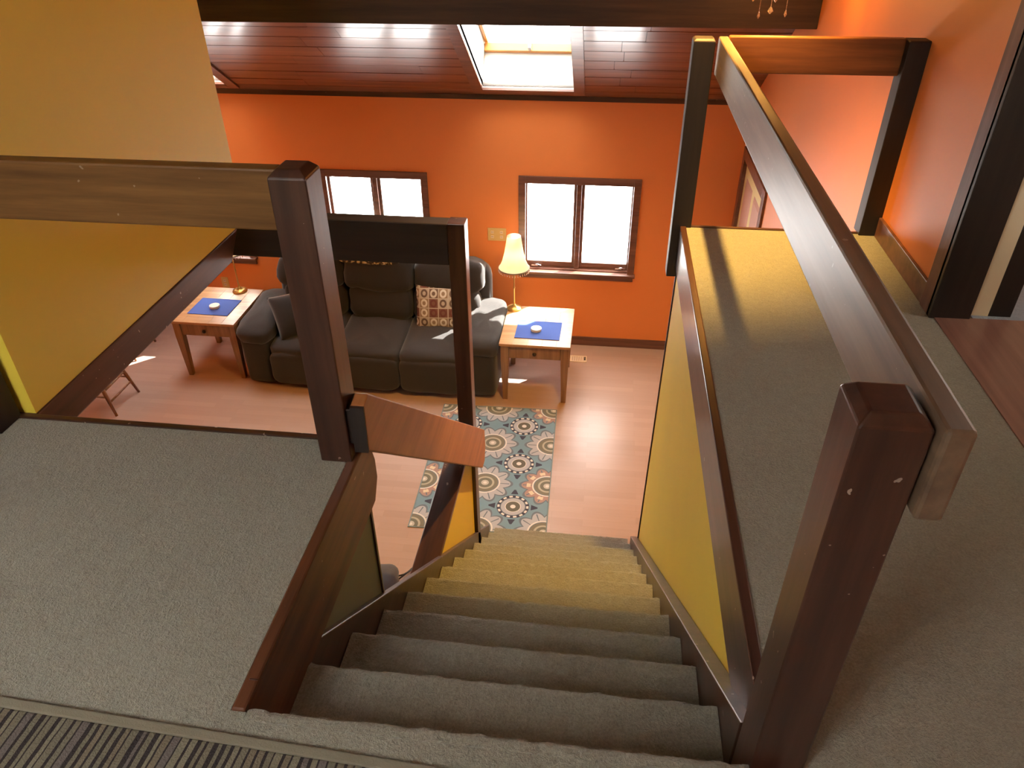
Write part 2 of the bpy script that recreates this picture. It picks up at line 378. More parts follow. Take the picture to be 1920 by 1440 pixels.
def copy_tree(o, parent=None, loc=None, label=None):
    c = o.copy(); COL.objects.link(c); c.parent = parent
    if loc is not None: c.location = loc
    if label: c['label'] = label
    for ch in list(o.children): copy_tree(ch, c)
    return c
def box(*a): return MB().box(*a)
def struct(name, mb, mat, label, cat, bevel=0.0):
    return tag(make(name, mb, mat, None, bevel), label, cat, kind='structure')

# ------------------------------------------------------------------ lower room shell
struct('floor', box(XWL, 2.6, -1.5, YW+0.14, ZL-0.12, ZL), 'laminate', 'pinkish laminate floor of the lower living room', 'floor')

# far wall with three window openings
WZ0, WZ1 = -1.86, -0.985
WIN = [(-0.715, 0.300), (-2.555, -1.615), (-3.94, -3.40)]
mb = MB(); xs = [XWL-0.15]
for a, b in sorted(WIN): xs += [a, b]
xs.append(XWR+0.14)
mb.box(XWL-0.15, XWR+0.14, YW, YW+0.14, ZL, WZ0); mb.box(XWL-0.15, XWR+0.14, YW, YW+0.14, WZ1, ZC+0.1)
for i in range(0, len(xs), 2): mb.box(xs[i], xs[i+1], YW, YW+0.14, WZ0, WZ1)
struct('wall_far', mb, 'orange', 'orange painted far wall of the lower room with windows', 'wall')
def add_window(name, x0, x1, label):
    t = thing(name, label, 'window', ((x0+x1)/2, YW, WZ0), kind='structure')
    yi = YW
    for a in ((x0-0.035, x0+0.028), (x1-0.028, x1+0.035)):
        make('casing_board', box(a[0], a[1], yi-0.018, yi+0.012, WZ0-0.01, WZ1+0.035), 'casing', t, 0.003)
    make('casing_board', box(x0+0.028, x1-0.028, yi-0.018, yi+0.012, WZ1-0.03, WZ1+0.035), 'casing', t, 0.003)
    j = MB().box(x0, x0+0.012, yi+0.012, yi+0.13, WZ0, WZ1).box(x1-0.012, x1, yi+0.012, yi+0.13, WZ0, WZ1).box(x0+0.012, x1-0.012, yi+0.012, yi+0.13, WZ1-0.012, WZ1).box(x0+0.012, x1-0.012, yi+0.012, yi+0.13, WZ0, WZ0+0.012)
    make('jamb', j, 'casing', t)
    xm = (x0+x1)/2
    make('mullion', box(xm-0.022, xm+0.022, yi+0.03, yi+0.12, WZ0+0.012, WZ1-0.012), 'casing', t, 0.003)
    for a, b in ((x0+0.012, xm-0.022), (xm+0.022, x1-0.012)):
        s = MB(); ya, yb = yi+0.06, yi+0.10; za, zb = WZ0+0.012, WZ1-0.012; f = 0.026
        s.box(a, a+f, ya, yb, za, zb).box(b-f, b, ya, yb, za, zb).box(a+f, b-f, ya, yb, za, za+f+0.030).box(a+f, b-f, ya, yb, zb-f, zb)
        so_ = make('sash', s, 'casing', t, 0.002)
        make('pane', box(a+f, b-f, yi+0.078, yi+0.082, za+f+0.030, zb-f), 'glass', so_)
        cx = a+0.10 if a < xm else b-0.10
        h = MB().box(cx-0.03, cx+0.03, yi+0.040, yi+0.060, za+0.008, za+0.024).tube([(cx, yi+0.045, za+0.02), (cx+0.03, yi+0.03, za+0.03), (cx+0.06, yi+0.03, za+0.022)], 0.006)
        make('crank_handle', h, 'chrome', t)
    make('window_sill', box(x0-0.045, x1+0.045, yi-0.055, yi+0.03, WZ0-0.022, WZ0+0.002), 'casing', t, 0.004)
    make('apron', box(x0-0.03, x1+0.03, yi-0.016, yi, WZ0-0.075, WZ0-0.022), 'casing', t, 0.003)
    return t
add_window('window_1', *WIN[0], 'brown framed double casement window right of the table lamp')
add_window('window_2', *WIN[1], 'brown framed double casement window above the sofa')
add_window('window_3', *WIN[2], 'brown framed window low behind the left end table')
struct('baseboard_far', box(XWL, XWR, YW-0.016, YW, ZL, ZL+0.095), 'casing', 'dark wood baseboard along the orange far wall', 'baseboard', 0.003)

# right wall: upper loft and lower room, with a door below and a hall opening on the loft
mb = MB(); t_ = 0.12
D0, D1, DZ = 5.40, 6.33, -0.68
mb.box(XWR, XWR+t_, 2.45, D0, ZL, 3.3).box(XWR, XWR+t_, D1, YW, ZL, 3.3).box(XWR, XWR+t_, D0, D1, DZ, 3.3)
mb.box(XWR, XWR+t_, -1.5, 2.45, ZL, -0.02)
mb.box(XWR, XWR+t_, -2.6, 1.0, 0, 3.3); mb.box(XWR, XWR+t_, 1.0, 2.45, 2.1, 3.3)
struct('wall_right', mb, 'orange', 'orange painted right wall running from loft to lower room', 'wall')
t = thing('door_1', 'pale yellow panel door in brown casing on the right wall', 'door', (XWR, (D0+D1)/2, ZL), kind='structure')
for a in ((D0-0.075, D0+0.01), (D1-0.01, D1+0.075)): make('casing_board', box(XWR-0.02, XWR+0.01, a[0], a[1], ZL, DZ+0.075), 'casing', t, 0.003)
make('casing_board', box(XWR-0.02, XWR+0.01, D0+0.01, D1-0.01, DZ-0.01, DZ+0.075), 'casing', t, 0.003)
make('door_leaf', box(XWR+0.012, XWR+0.05, D0+0.005, D1-0.005, ZL+0.01, DZ-0.005), 'door', t)
wid = (D1-D0-0.3)/2
for i in range(2):
    for z0, z1 in ((DZ-0.62, DZ-0.13), (DZ-1.28, DZ-0.74), (ZL+0.14, DZ-1.40)):
        y0 = D0+0.10+i*(wid+0.10)
        p = MB(); q = 0.035
        p.hexa([(XWR+0.013, y0, z0), (XWR+0.013, y0+wid, z0), (XWR+0.013, y0+wid, z1), (XWR+0.013, y0, z1)],
               [(XWR+0.002, y0+q, z0+q), (XWR+0.002, y0+wid-q, z0+q), (XWR+0.002, y0+wid-q, z1-q), (XWR+0.002, y0+q, z1-q)])
        make('door_panel', p, 'pinkpanel', t)
make('door_knob', MB().lathe([(0.012, 0), (0.028, 0.01), (0.028, 0.03), (0.012, 0.04)], (XWR-0.01, D0+0.09, -1.68), 12), 'brass', t)
struct('wall_left', box(XWL-0.12, XWL, -2.6, YW, ZL, 3.4), 'orange', 'orange left wall of the lower room', 'wall')
struct('wall_back', MB().box(XWL, 2.6, -1.62, -1.5, ZL, -0.2).box(XWL, 2.6, -2.7, -2.55, -0.2, 1.6), 'yellow', 'mustard wall behind the stair landing', 'wall')

# ------------------------------------------------------------------ sloping plank ceiling with skylights
SKY = [(-1.028, -0.282, 0.168, 1.36), (-3.985, -3.240, 0.168, 1.36)]
DR = (YW-1.2)/CA                              # length of the front slope up to the ridge
ceil = thing('ceiling', 'sloping ceiling of stained reddish brown boards', 'ceiling', (0, YW, ZC), kind='structure')
def slab(mb, x0, x1, d0, d1, n0, n1):
    return mb.hexa([cp(x0, d0, n0), cp(x1, d0, n0), cp(x1, d1, n0), cp(x0, d1, n0)], [cp(x0, d0, n1), cp(x1, d0, n1), cp(x1, d1, n1), cp(x0, d1, n1)])
def cut(x0, x1, d0, d1):                      # x ranges of a strip left of, between and right of the skylights
    out = []; cur = x0
    for a, b, s0, s1 in sorted(SKY):
        if d1 > s0+1e-6 and d0 < s1-1e-6: out.append((cur, a)); cur = b
    out.append((cur, x1)); return out
mb = MB()
for d0, d1 in ((-0.12, 0.168), (0.168, 1.36), (1.36, DR)):
    for a, b in cut(XWL-0.14, 2.75, d0, d1): slab(mb, a, b, d0, d1, 0.014, 0.05)
make('roof_deck', mb, 'plankgap', ceil)
ZR = cp(0, DR, 0.014)[2]                      # ridge height; the rear slope falls away behind the stair landing
def bp(x, y, n=0.0): return (x, y - n*SA, ZR - SL*(1.2-y) + n*CA)
def bslab(mb, x0, x1, y0, y1, n0, n1):
    return mb.hexa([bp(x0, y0, n0), bp(x1, y0, n0), bp(x1, y1, n0), bp(x0, y1, n0)], [bp(x0, y0, n1), bp(x1, y0, n1), bp(x1, y1, n1), bp(x0, y1, n1)])
BX0, BX1, BY0, BY1 = -1.85, -0.80, -1.45, -0.50
mb = MB(); bslab(mb, XWL-0.14, BX0, -2.9, 1.25, 0, 0.05); bslab(mb, BX1, 2.75, -2.9, 1.25, 0, 0.05); bslab(mb, BX0, BX1, -2.9, BY0, 0, 0.05); bslab(mb, BX0, BX1, BY1, 1.25, 0, 0.05)
struct('ceiling_rear', mb, 'cream', 'cream rear slope of the loft ceiling', 'ceiling')
t = thing('fill_skylight', 'added unseen skylight in the rear ceiling slope, daylight fill for the loft', 'skylight', bp((BX0+BX1)/2, BY0, 0), kind='structure')  # added skylight, out of view, to fill the loft with daylight
for nm, q in (('frame_side', (BX0, BX0+0.04, BY0, BY1)), ('frame_side', (BX1-0.04, BX1, BY0, BY1)), ('frame_end', (BX0+0.04, BX1-0.04, BY0, BY0+0.04)), ('frame_end', (BX0+0.04, BX1-0.04, BY1-0.04, BY1))):
    make(nm, bslab(MB(), *q, -0.01, 0.14), 'white', t)
make('pane', bslab(MB(), BX0+0.04, BX1-0.04, BY0+0.04, BY1-0.04, 0.10, 0.104), 'glass', t)
joints = [0.012, 0.135, 0.268, 0.437, 0.59, 0.745, 0.913, 1.077]
while joints[-1] < DR-0.1: joints.append(joints[-1]+0.16)
g = 0.0035
for k in range(len(joints)-1):
    d0, d1 = joints[k]+g, joints[k+1]-g
    if d0 < 0.168 < d1: rngs = [(d0, 0.168), (0.168, d1)]
    else: rngs = [(d0, d1)]
    cuts = [XWL] + sorted([random.uniform(-2.6, -1.4), random.uniform(0.12, 0.34) - (0.03*k) % 0.2]) + [XWR]
    if k == 0: cuts = [XWL, XWR]
    for i in range(len(cuts)-1):
        segs = cut(cuts[i], cuts[i+1], d0, d1)
        for a, b in segs:
            lo, hi = max(a, cuts[i]), min(b, cuts[i+1])
            if hi-lo < 0.02: continue
            dd = 0.0 if d1 > 0.168 else 0.0
            make('plank', slab(MB(), lo+0.0015, hi-0.0015, d0, d1, 0.0+0.002*random.random(), 0.0145), 'plank', ceil)
def skylight(name, x0, x1, d0, d1, label):
    t = thing(name, label, 'skylight', cp((x0+x1)/2, d0, 0), kind='structure')
    w_ = 0.088
    make('casing_board', slab(MB(), x0-w_, x0, d0-w_, d1+w_, -0.016, 0.004), 'casing', t, 0.002)
    make('casing_board', slab(MB(), x1, x1+w_, d0-w_, d1+w_, -0.016, 0.004), 'casing', t, 0.002)
    make('casing_board', slab(MB(), x0, x1, d0-w_, d0, -0.016, 0.004), 'casing', t, 0.002)
    make('casing_board', slab(MB(), x0, x1, d1, d1+w_, -0.016, 0.004), 'casing', t, 0.002)
    n1 = 0.40
    for nm, a in (('shaft_side', (x0-0.02, x0, d0, d1)), ('shaft_side', (x1, x1+0.02, d0, d1)), ('shaft_end', (x0, x1, d0-0.02, d0)), ('shaft_end', (x0, x1, d1, d1+0.02))):
        make(nm, slab(MB(), *a, 0.004, n1), 'shaft', t)
    s = MB(); f = 0.05
    slab(s, x0+0.004, x1-0.004, d0+0.004, d0+f, 0.285, 0.348)
    slab(s, x0+0.004, x1-0.004, d1-f, d1-0.004, 0.285, 0.335)
    slab(s, x0+0.004, x0+0.03, d0+f, d1-f, 0.345, 0.385); slab(s, x1-0.03, x1-0.004, d0+f, d1-f, 0.345, 0.385)
    so_ = make('sash', s, 'pine', t, 0.003)
    make('weather_strip', slab(MB(), x0+0.004, x1-0.004, d0+0.004, d0+0.04, 0.350, 0.405), 'strip', t)
    make('pane', slab(MB(), x0+0.03, x1-0.03, d0+f, d1-f, 0.372, 0.376), 'glass', so_)
    xm = (x0+x1)/2
    l = MB().tube([cp(xm, d0+f, 0.30), cp(xm, d0+f+0.03, 0.30), cp(xm, d0+f+0.03, 0.345), cp(xm, d0+f, 0.345)], 0.014, 8)
    make('latch', l, 'strip', t)
    return t
skylight('window_4', *SKY[0], 'skylight with white shaft and honey wood sash in the plank ceiling')
skylight('window_5', *SKY[1], 'skylight cut off by the yellow wall at upper left')
struct('trim_1', box(XWL, XWR, YW-0.02, YW, ZC-0.028, ZC+0.012), 'darkX', 'dark strip where the orange wall meets the plank ceiling', 'trim')
# gable infill above the walls is the walls themselves; the big tie beam under the slope
struct('ceiling_beam', box(XWL, XWR, 4.86, 5.02, 0.52, 0.86), 'beamX', 'wide blackened wood beam crossing the room under the ceiling', 'beam', 0.004)

# ------------------------------------------------------------------ loft floors
mb = MB()
mb.box(-4.9, XL-0.028, -2.55, YF-0.015, -0.20, 0.0)                       # left landing
mb.box(XL-0.028, XR+0.022, -2.55, YT-0.03, -0.20, 0.0)                    # top of the stairs
mb.box(XL-0.028, XL+0.003, YT-0.03, YT-0.0125, -0.20, 0.0)
mb.box(XR+0.022, XWR, -2.55, YP, -0.20, 0.0)                              # balcony
struct('loft_floor', mb, 'carpet', 'beige carpeted loft floor around the stair opening', 'floor')
def carpet_profile(mbx, prof, x0, x1, seg=90, amp=0.0032, seed=0.0):
    n = len(prof); k = []
    for i in range(seg+1):
        x = x0 + (x1-x0)*i/seg
        for j, (y, z) in enumerate(prof):
            a = amp*noise.noise(Vector((x*38+seed, j*0.7, seed))) + amp*0.8*noise.noise(Vector((x*110+seed, j*1.3, 3.1)))
            k.append((x, y + a, z + a*0.8))
    fs = [(i*n+j, (i+1)*n+j, (i+1)*n+j+1, i*n+j+1) for i in range(seg) for j in range(n-1)]
    fs += [tuple(range(n)), tuple(seg*n+j for j in range(n))[::-1]]
    return mbx.add(k, fs)
def nose(y, z, rise, back):                   # carpet wrapped over a nosing: tread, round nose, riser below
    r = 0.017; pr = [(y-back, z-0.03), (y-back, z), (y-r*1.6, z)]
    for a in range(0, 181, 30): pr.append((y - r + r*math.sin(R(a)), z - r + r*math.cos(R(a))))
    pr += [(y-0.024, z-0.045), (y-0.024, z-rise+0.001), (y-0.05, z-rise+0.001), (y-0.05, z-0.04)]
    return pr
stairs = thing('staircase', 'straight carpeted staircase descending to the living room', 'stairs', (-0.126, YT, ZL))
SX0, SX1 = XL+0.002, 0.3125
for k in range(0, 13):
    pr = nose(YT+RUN*k, -RISE*k, RISE, RUN-0.02 if k else 0.0298)
    x0, x1 = (SX0, SX1) if k else (XL+0.003, 0.3135)
    make('step', carpet_profile(MB(), pr, x0, x1, seed=k*3.7), 'carpet', stairs, smooth=False)
def stringer(x0, x1, up_, down, y0, y1):
    f = lambda y: -RISE*(y-YT)/RUN
    return MB().prism([(y0, f(y0)+up_), (y1, f(y1)+up_), (y1, max(ZL, f(y1)-down)), (y0, f(y0)-down)], x0, x1, 'X')
s1 = make('stringer', stringer(XL-0.019, XL, 0.050, 0.26, YT+0.05, 3.47), 'darkY', stairs, 0.003)
s2 = make('stringer', stringer(0.3135, XR+0.011, 0.050, 0.26, 0.84, 3.50), 'darkY', stairs, 0.003)

# edges of the loft
struct('trim_2', MB().prism([(0.0+YT-0.012, 0.004), (1.555, 0.004), (1.590, -0.10), (1.590, -0.165), (1.545, -0.222), (YT-0.012, -0.222)], XL-0.028, XL+0.001, 'X'), 'trimY', 'dark board edging the loft floor left of the stairs', 'trim', 0.005)
struct('trim_3', box(-4.9, XL-0.028, YF-0.015, YF+0.004, -0.20, 0.006), 'darkX', 'dark lip along the front edge of the left landing', 'trim', 0.003)
struct('trim_4', MB().box(XR-0.004, XR+0.022, 0.84, YP+0.002, -0.185, 0.006), 'darkY', 'worn dark board edging the balcony right of the stairs', 'trim', 0.004)
struct('trim_5', box(XR+0.022, XWR, YP, YP+0.016, -0.20, 0.006), 'darkX', 'dark lip along the far edge of the balcony', 'trim', 0.003)
# infill walls beside the stairs
f = lambda y: -RISE*(y-YT)/RUN
struct('wall_stair_left', MB().prism([(0.80, -0.20), (1.530, -0.20), (1.530, f(1.53)-0.15), (0.80, f(0.8)-0.15)], XL-0.028, XL-0.018, 'X'), 'shaded', 'short wall panel in a shade-darkened colour under the left landing edge', 'wall')
struct('trim_6', box(XL-0.030, XL-0.012, 1.530, 1.540, f(1.53)-0.1, -0.19), 'darkZ', 'thin dark edge of the shade-toned panel under the landing', 'trim')
struct('wall_stair_right', MB().prism([(0.80, -0.18), (3.16, -0.18), (3.45, f(3.45)-0.2), (0.80, f(0.80)-0.2)], XR+0.012, XR+0.05, 'X'), 'yellow', 'mustard wall panel along the right side of the stairs', 'wall')
struct('trim_7', MB().prism([(3.16, -0.18), (3.175, -0.18), (3.465, f(3.45)-0.1), (3.45, f(3.45)-0.1)], XR+0.006, XR+0.052, 'X'), 'blackZ', 'thin dark edge at the far end of the stair wall', 'trim')
# upper left room: yellow wall, bottom beam, soffit
XY = -1.58
def gable(y0, y1, z0, x0, x1):
    zt = lambda y: ZC + SL*(YW-y) + 0.01
    return MB().prism([(y0, z0), (y1, z0), (y1, zt(y1)), (y0, zt(y0))], x0, x1, 'X')
struct('wall_yellow', gable(1.562, 3.02, 0.0, XY-0.10, XY), 'yellow', 'tall mustard yellow wall beside the open well at upper left', 'wall')
struct('wall_room_front', MB().box(XWL, XY-0.10, 2.92, 3.02, 0.0, ZC+SL*(YW-3.0)), 'yellow', 'mustard end wall of the upper room', 'wall')
struct('trim_8', MB().prism([(1.556, 0.0), (2.93, 0.0), (2.82, -0.112), (1.556, -0.112)], XY-0.10, XY+0.006, 'X'), 'darkY', 'dark beam along the bottom of the yellow wall', 'trim', 0.006)
struct('soffit', box(XWL, XY-0.10, 1.556, 3.02, -0.112, 0.0), 'cream', 'underside of the upper room floor', 'soffit')

# header beam across the well, its post and the knee wall by the lower stairs
hb = thing('header_beam', 'dark beam crossing the well at loft level in front of the sofa', 'beam', (-1.1, 3.12, -0.1))
make('beam', box(XWL, XL-0.079, 3.085, 3.165, -0.208, -0.008), 'blackX', hb, 0.004)
make('post', box(XL-0.079, XL, 3.082, 3.165, ZL, -0.004), 'darkZ', hb, 0.004)
kw = struct('wall_knee', box(XL-0.10, XL-0.020, 1.75, 3.080, ZL, -1.215), 'yellow', 'half height mustard wall with dark cap beside the lower stairs', 'wall')
make('wall_cap', box(XL-0.118, XL-0.008, 1.74, 3.080, -1.215, -1.192), 'darkY', kw, 0.004)

# ------------------------------------------------------------------ railings
def newel(parent, x0, x1, y0, y1, z0, z1, mat, c=0.016, name='post'):
    m_ = MB(); m_.box(x0, x1, y0, y1, z0, z1-c)
    m_ = MB()
    k = 0.006
    ring = lambda i, z: [(x0+i, y0+i, z), (x1-i, y0+i, z), (x1-i, y1-i, z), (x0+i, y1-i, z)]
    m_.add(ring(0, z0)+ring(0, z1-c)+ring(c, z1), [(3, 2, 1, 0), (0,1,5,4), (1,2,6,5), (2,3,7,6), (3,0,4,7), (4,5,9,8), (5,6,10,9), (6,7,11,10), (7,4,8,11), (8,9,10,11)])
    return make(name, m_, mat, parent, 0.003)
lr = thing('landing_railing', 'brown wooden railing across the left landing with a chamfered corner post', 'railing', (-0.65, 1.5, 0))
newel(lr, -0.692, -0.608, 1.450, 1.540, 0.0, 0.775, 'darkZ')
make('rail', box(-3.2, -0.692, 1.498, 1.536, 0.622, 0.762), 'railX', lr, 0.005)
newel(lr, -1.70, -1.612, 1.46, 1.545, 0.0, 0.62, 'blackZ')
hr = thing('stair_handrail', 'sloping orange brown handrail board beside the stairs', 'handrail', (-0.58, 1.5, 0))
make('rail', MB().prism([(1.463, 0.178), (1.505, 0.188), (3.20, -1.232), (3.21, -1.36), (3.17, -1.43), (3.10, -1.42), (1.455, 0.042)], XL+0.002, XL+0.038, 'X'), 'handrail', hr, 0.004)
make('end_cap', MB().prism([(1.463, 0.178), (1.456, 0.176), (1.448, 0.040), (1.455, 0.042)], XL+0.002, XL+0.038, 'X'), 'blackZ', hr)
make('rail_block', box(XL-0.014, XL+0.004, 1.462, 1.535, 0.055, 0.165), 'blackZ', hr, 0.003)

br = thing('balcony_railing', 'dark wooden railing along the right edge of the stairs and balcony end', 'railing', (0.36, 0.79, 0))
newel(br, 0.315, 0.402, 0.745, 0.836, -0.36, 0.752, 'darkZ', 0.014, 'newel_post')
newel(br, 0.306, 0.388, 3.135, 3.215, -0.235, 0.752, 'blackZ', 0.008)
newel(br, 1.080, 1.168, 3.125, 3.205, 0.0, 0.756, 'blackZ', 0.004)
make('rail', box(0.406, 0.442, 0.730, 3.215, 0.610, 0.750), 'railY', br, 0.006)
make('rail', box(0.442, 1.082, 3.165, 3.203, 0.626, 0.757), 'redrailX', br, 0.004)
# ------------------------------------------------------------------ right wall of the loft, hall doorway
struct('baseboard_right', box(XWR-0.014, XWR, 2.52, 3.12, 0, 0.085), 'casing', 'dark baseboard at the foot of the orange loft wall', 'baseboard', 0.003)
dj = thing('door_2', 'dark framed hall doorway at the right end of the loft', 'doorway', (1.22, 2.45, 0), kind='structure')
make('casing_board', box(XWR-0.018, XWR, 2.432, 2.52, 0, 2.1), 'casingm', dj, 0.003)
make('jamb', box(XWR-0.018, XWR+0.115, 2.418, 2.45, 0, 2.1), 'blackZ', dj, 0.003)
make('wall_strip', box(XWR+0.115, XWR+0.185, 2.45, 2.52, 0, 2.1), 'cream', dj)
make('jamb', box(XWR+0.185, XWR+0.26, 2.45, 2.56, 0, 2.1), 'blackZ', dj, 0.003)
struct('wall_hall', MB().box(XWR+0.25, 2.7, 3.6, 3.7, 0, 2.6).box(2.6, 2.7, -2.7, 3.7, -0.2, 3.5).box(XWR+0.12, 2.6, 0.9, 1.0, 0, 2.6), 'cream', 'cream wall of the hall and room beyond the doorway', 'wall')
struct('hall_floor', box(XWR, 2.6, 1.0, 2.425, -0.20, 0.004), 'hallwood', 'brown wooden floor in the hall opening at right', 'floor')
struct('bedroom_floor', box(XWR+0.13, 2.6, 2.425, 3.6, -0.20, 0.002), 'bluecarpet', 'blue grey carpet in the room beyond the hall doorway', 'floor')

# ------------------------------------------------------------------ lamps overhead (above the picture)
sp = thing('track_spotlight', 'warm ceiling spotlight over the balcony edge', 'lamp', (0.37, 3.08, 1.62))
AIM = Vector((-0.12, 0.20, -1)).normalized()
P0 = Vector((0.37, 3.08, 1.62))
make('spot_housing', MB().tube([P0-AIM*0.13, P0-AIM*0.10, P0+AIM*0.02], [0.02, 0.045, 0.052], 20), 'black', sp, smooth=False)
make('spot_stem', MB().tube([P0-AIM*0.10, P0+Vector((0, 0, 0.16)), (0.37, 3.08, ZC+SL*(YW-3.08))], 0.008), 'black', sp)
ld = bpy.data.lights.new('spot_bulb', 'SPOT'); ld.energy = 500; ld.color = (1, 0.56, 0.13); ld.spot_size = R(90); ld.spot_blend = 0.75; ld.shadow_soft_size = 0.02
lo = bpy.data.objects.new('spot_bulb', ld); COL.objects.link(lo); lo.parent = sp; lo.location = AIM*0.03; lo.rotation_euler = AIM.to_track_quat('-Z', 'Y').to_euler()
ch = thing('chandelier', 'brass chandelier with crystal drops before the dark ceiling beam', 'chandelier', (0.76, 4.2, 0.80))
cx, cy = 0.76, 4.2
rg = MB()
rg.tube([(cx+0.09*math.cos(a*math.pi/12), cy+0.09*math.sin(a*math.pi/12), 0.83) for a in range(25)], 0.007, 6)
make('ring', rg, 'brass', ch, smooth=True)
make('stem', MB().tube([(cx, cy, 0.78), (cx, cy, 0.90), (cx, cy, ZC+SL*(YW-cy))], [0.012, 0.02, 0.006], 8).tube([(cx-0.09, cy, 0.83), (cx+0.09, cy, 0.83)], 0.005, 6).tube([(cx, cy-0.09, 0.83), (cx, cy+0.09, 0.83)], 0.005, 6), 'brass', ch, smooth=True)
for dx, dy, zt, zb, r_ in ((-0.058, -0.03, 0.735, 0.672, 0.006), (0.0, 0.0, 0.78, 0.690, 0.012), (0.068, -0.03, 0.725, 0.680, 0.006), (-0.085, 0.03, 0.80, 0.74, 0.008), (0.085, 0.03, 0.80, 0.75, 0.008), (0.0, -0.09, 0.80, 0.752, 0.008), (0.0, 0.09, 0.80, 0.75, 0.008)):
    d = MB().lathe([(0.0005, zb), (r_*1.2, zb+0.012), (r_*0.5, zb+0.028), (0.0015, zb+0.032), (0.0015, 0.826)], (cx+dx, cy+dy, 0), 8)
    make('crystal_drop', d, 'crystal', ch)
for a in range(4):
    px, py = cx+0.09*math.cos(a*math.pi/2+0.78), cy+0.09*math.sin(a*math.pi/2+0.78)
    make('candle_bulb', MB().lathe([(0.006, 0.83), (0.009, 0.86), (0.011, 0.885), (0.009, 0.91), (0.001, 0.935)], (px, py, 0), 10), 'bulb', ch, smooth=True)
pl = bpy.data.lights.new('chandelier_glow', 'POINT'); pl.energy = 22; pl.color = (1, 0.45, 0.08); pl.shadow_soft_size = 0.05
po = bpy.data.objects.new('chandelier_glow', pl); COL.objects.link(po); po.parent = ch; po.location = (0, 0, 0.12)

hl = thing('hall_fill_light', 'added white dome light, unseen, filling the hall beyond the doorway', 'lamp', (1.75, 2.2, 1.55))  # added lamp, never seen, brightens the hall floor
make('dome', MB().lathe([(0.11, 1.60), (0.13, 1.58), (0.10, 1.53), (0.04, 1.51), (0.002, 1.505)], (1.75, 2.2, 0), 24), 'dome', hl, smooth=True)
make('stem', MB().tube([(1.75, 2.2, 1.59), (1.75, 2.2, ZC+SL*(YW-2.2)+0.01)], 0.012), 'brass', hl)
pl = bpy.data.lights.new('hall_fill_glow', 'POINT'); pl.energy = 14; pl.color = (1, 0.9, 0.82); pl.shadow_soft_size = 0.12
po = bpy.data.objects.new('hall_fill_glow', pl); COL.objects.link(po); po.parent = hl; po.location = (0, 0, -0.20)

# ------------------------------------------------------------------ sofa
S = Vector((-2.0, 5.90, ZL))
sofa = thing('sofa', 'charcoal three seat reclining sofa under the windows', 'sofa', S)
def sp_(x, y, z): return (S.x+x, S.y+y, S.z+z)
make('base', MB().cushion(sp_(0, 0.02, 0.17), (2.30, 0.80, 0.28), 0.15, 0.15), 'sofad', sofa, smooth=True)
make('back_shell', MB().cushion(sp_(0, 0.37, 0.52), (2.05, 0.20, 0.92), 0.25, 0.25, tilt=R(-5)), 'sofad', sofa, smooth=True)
for s in (-1, 1):
    a = make('arm', MB().cushion(sp_(s*1.03, -0.03, 0.29), (0.28, 0.86, 0.56), 0.22, 0.3, lump=0.01, seed=s), 'sofa', sofa, smooth=True)
    make('arm_pad', MB().cushion(sp_(s*1.03, -0.06, 0.535), (0.335, 0.84, 0.19), 0.62, 0.42, tilt=R(3), lump=0.025, seed=s*4.2), 'sofa', a, smooth=True)
for i in (-1, 0, 1):
    cx = i*0.595
    make('seat_cushion', MB().cushion(sp_(cx, -0.12, 0.375), (0.605, 0.72, 0.21), 0.42, 0.22, tilt=R(3), lump=0.022, seed=i*7.1+2), 'sofa', sofa, smooth=True)
    make('footrest', MB().cushion(sp_(cx, -0.425, 0.225), (0.60, 0.16, 0.34), 0.38, 0.28, lump=0.012, seed=i*3.3), 'sofa', sofa, smooth=True)
    b_ = make('back_cushion', MB().cushion(sp_(cx*1.06, 0.235, 0.60), (0.62, 0.30, 0.36), 0.55, 0.4, tilt=R(-12), lump=0.03, seed=i*5.9+1), 'sofa', sofa, smooth=True)
    make('head_cushion', MB().cushion(sp_(cx*1.10, 0.29, 0.865), (0.66, 0.32, 0.34), 0.55, 0.4, tilt=R(-12), lump=0.03, seed=i*9.7+4), 'sofa', b_, smooth=True)

def throw_pillow(name, c, size, tilt, rz, mat, label, ry=0):
    o = thing(name, label, 'pillow', c)
    p = MB(); nu, nv = 22, 22; k = []
    for side in (-1, 1):
        for j in range(nv+1):
            for i in range(nu+1):
                u, v = -1+2*i/nu, -1+2*j/nv
                th = size[1]/2*(max(0, (1-abs(u)**2.6))*max(0, (1-abs(v)**2.6)))**0.55
                pin = 1-0.06*(u*u*v*v) ; pinu = 1-0.05*(1-v*v); pinv = 1-0.05*(1-u*u)
                k.append((u*size[0]/2*pinu, side*th, v*size[2]/2*pinv))
    n = (nu+1)*(nv+1); fs = []
    for sd_ in (0, 1):
        for j in range(nv):
            for i in range(nu): a = sd_*n+j*(nu+1)+i; fs.append((a, a+1, a+nu+2, a+nu+1))
    p.add([Vector(q)+Vector(c) for q in k], fs)
    cv = make('cover', p, mat, o, smooth=True)
    o.rotation_euler = (tilt, ry, rz)
    return o
throw_pillow('throw_pillow', (-1.425, 5.985, -2.030), (0.44, 0.16, 0.44), R(-20), R(4), 'pillow', 'patterned throw pillow of brown and cream circles on the sofa')
lp = throw_pillow('throw_pillow', (-2.70, 5.74, -2.045), (0.42, 0.17, 0.42), R(-38), R(38), 'sofad', 'plain charcoal throw pillow leaning on the left sofa arm')
tg = make('care_tag', MB().box(-2.70+0.205, -2.70+0.235, 5.74-0.002, 5.74+0.002, -2.045-0.02, -2.045+0.02), 'tag', lp)
tag(tg, 'small white tag')
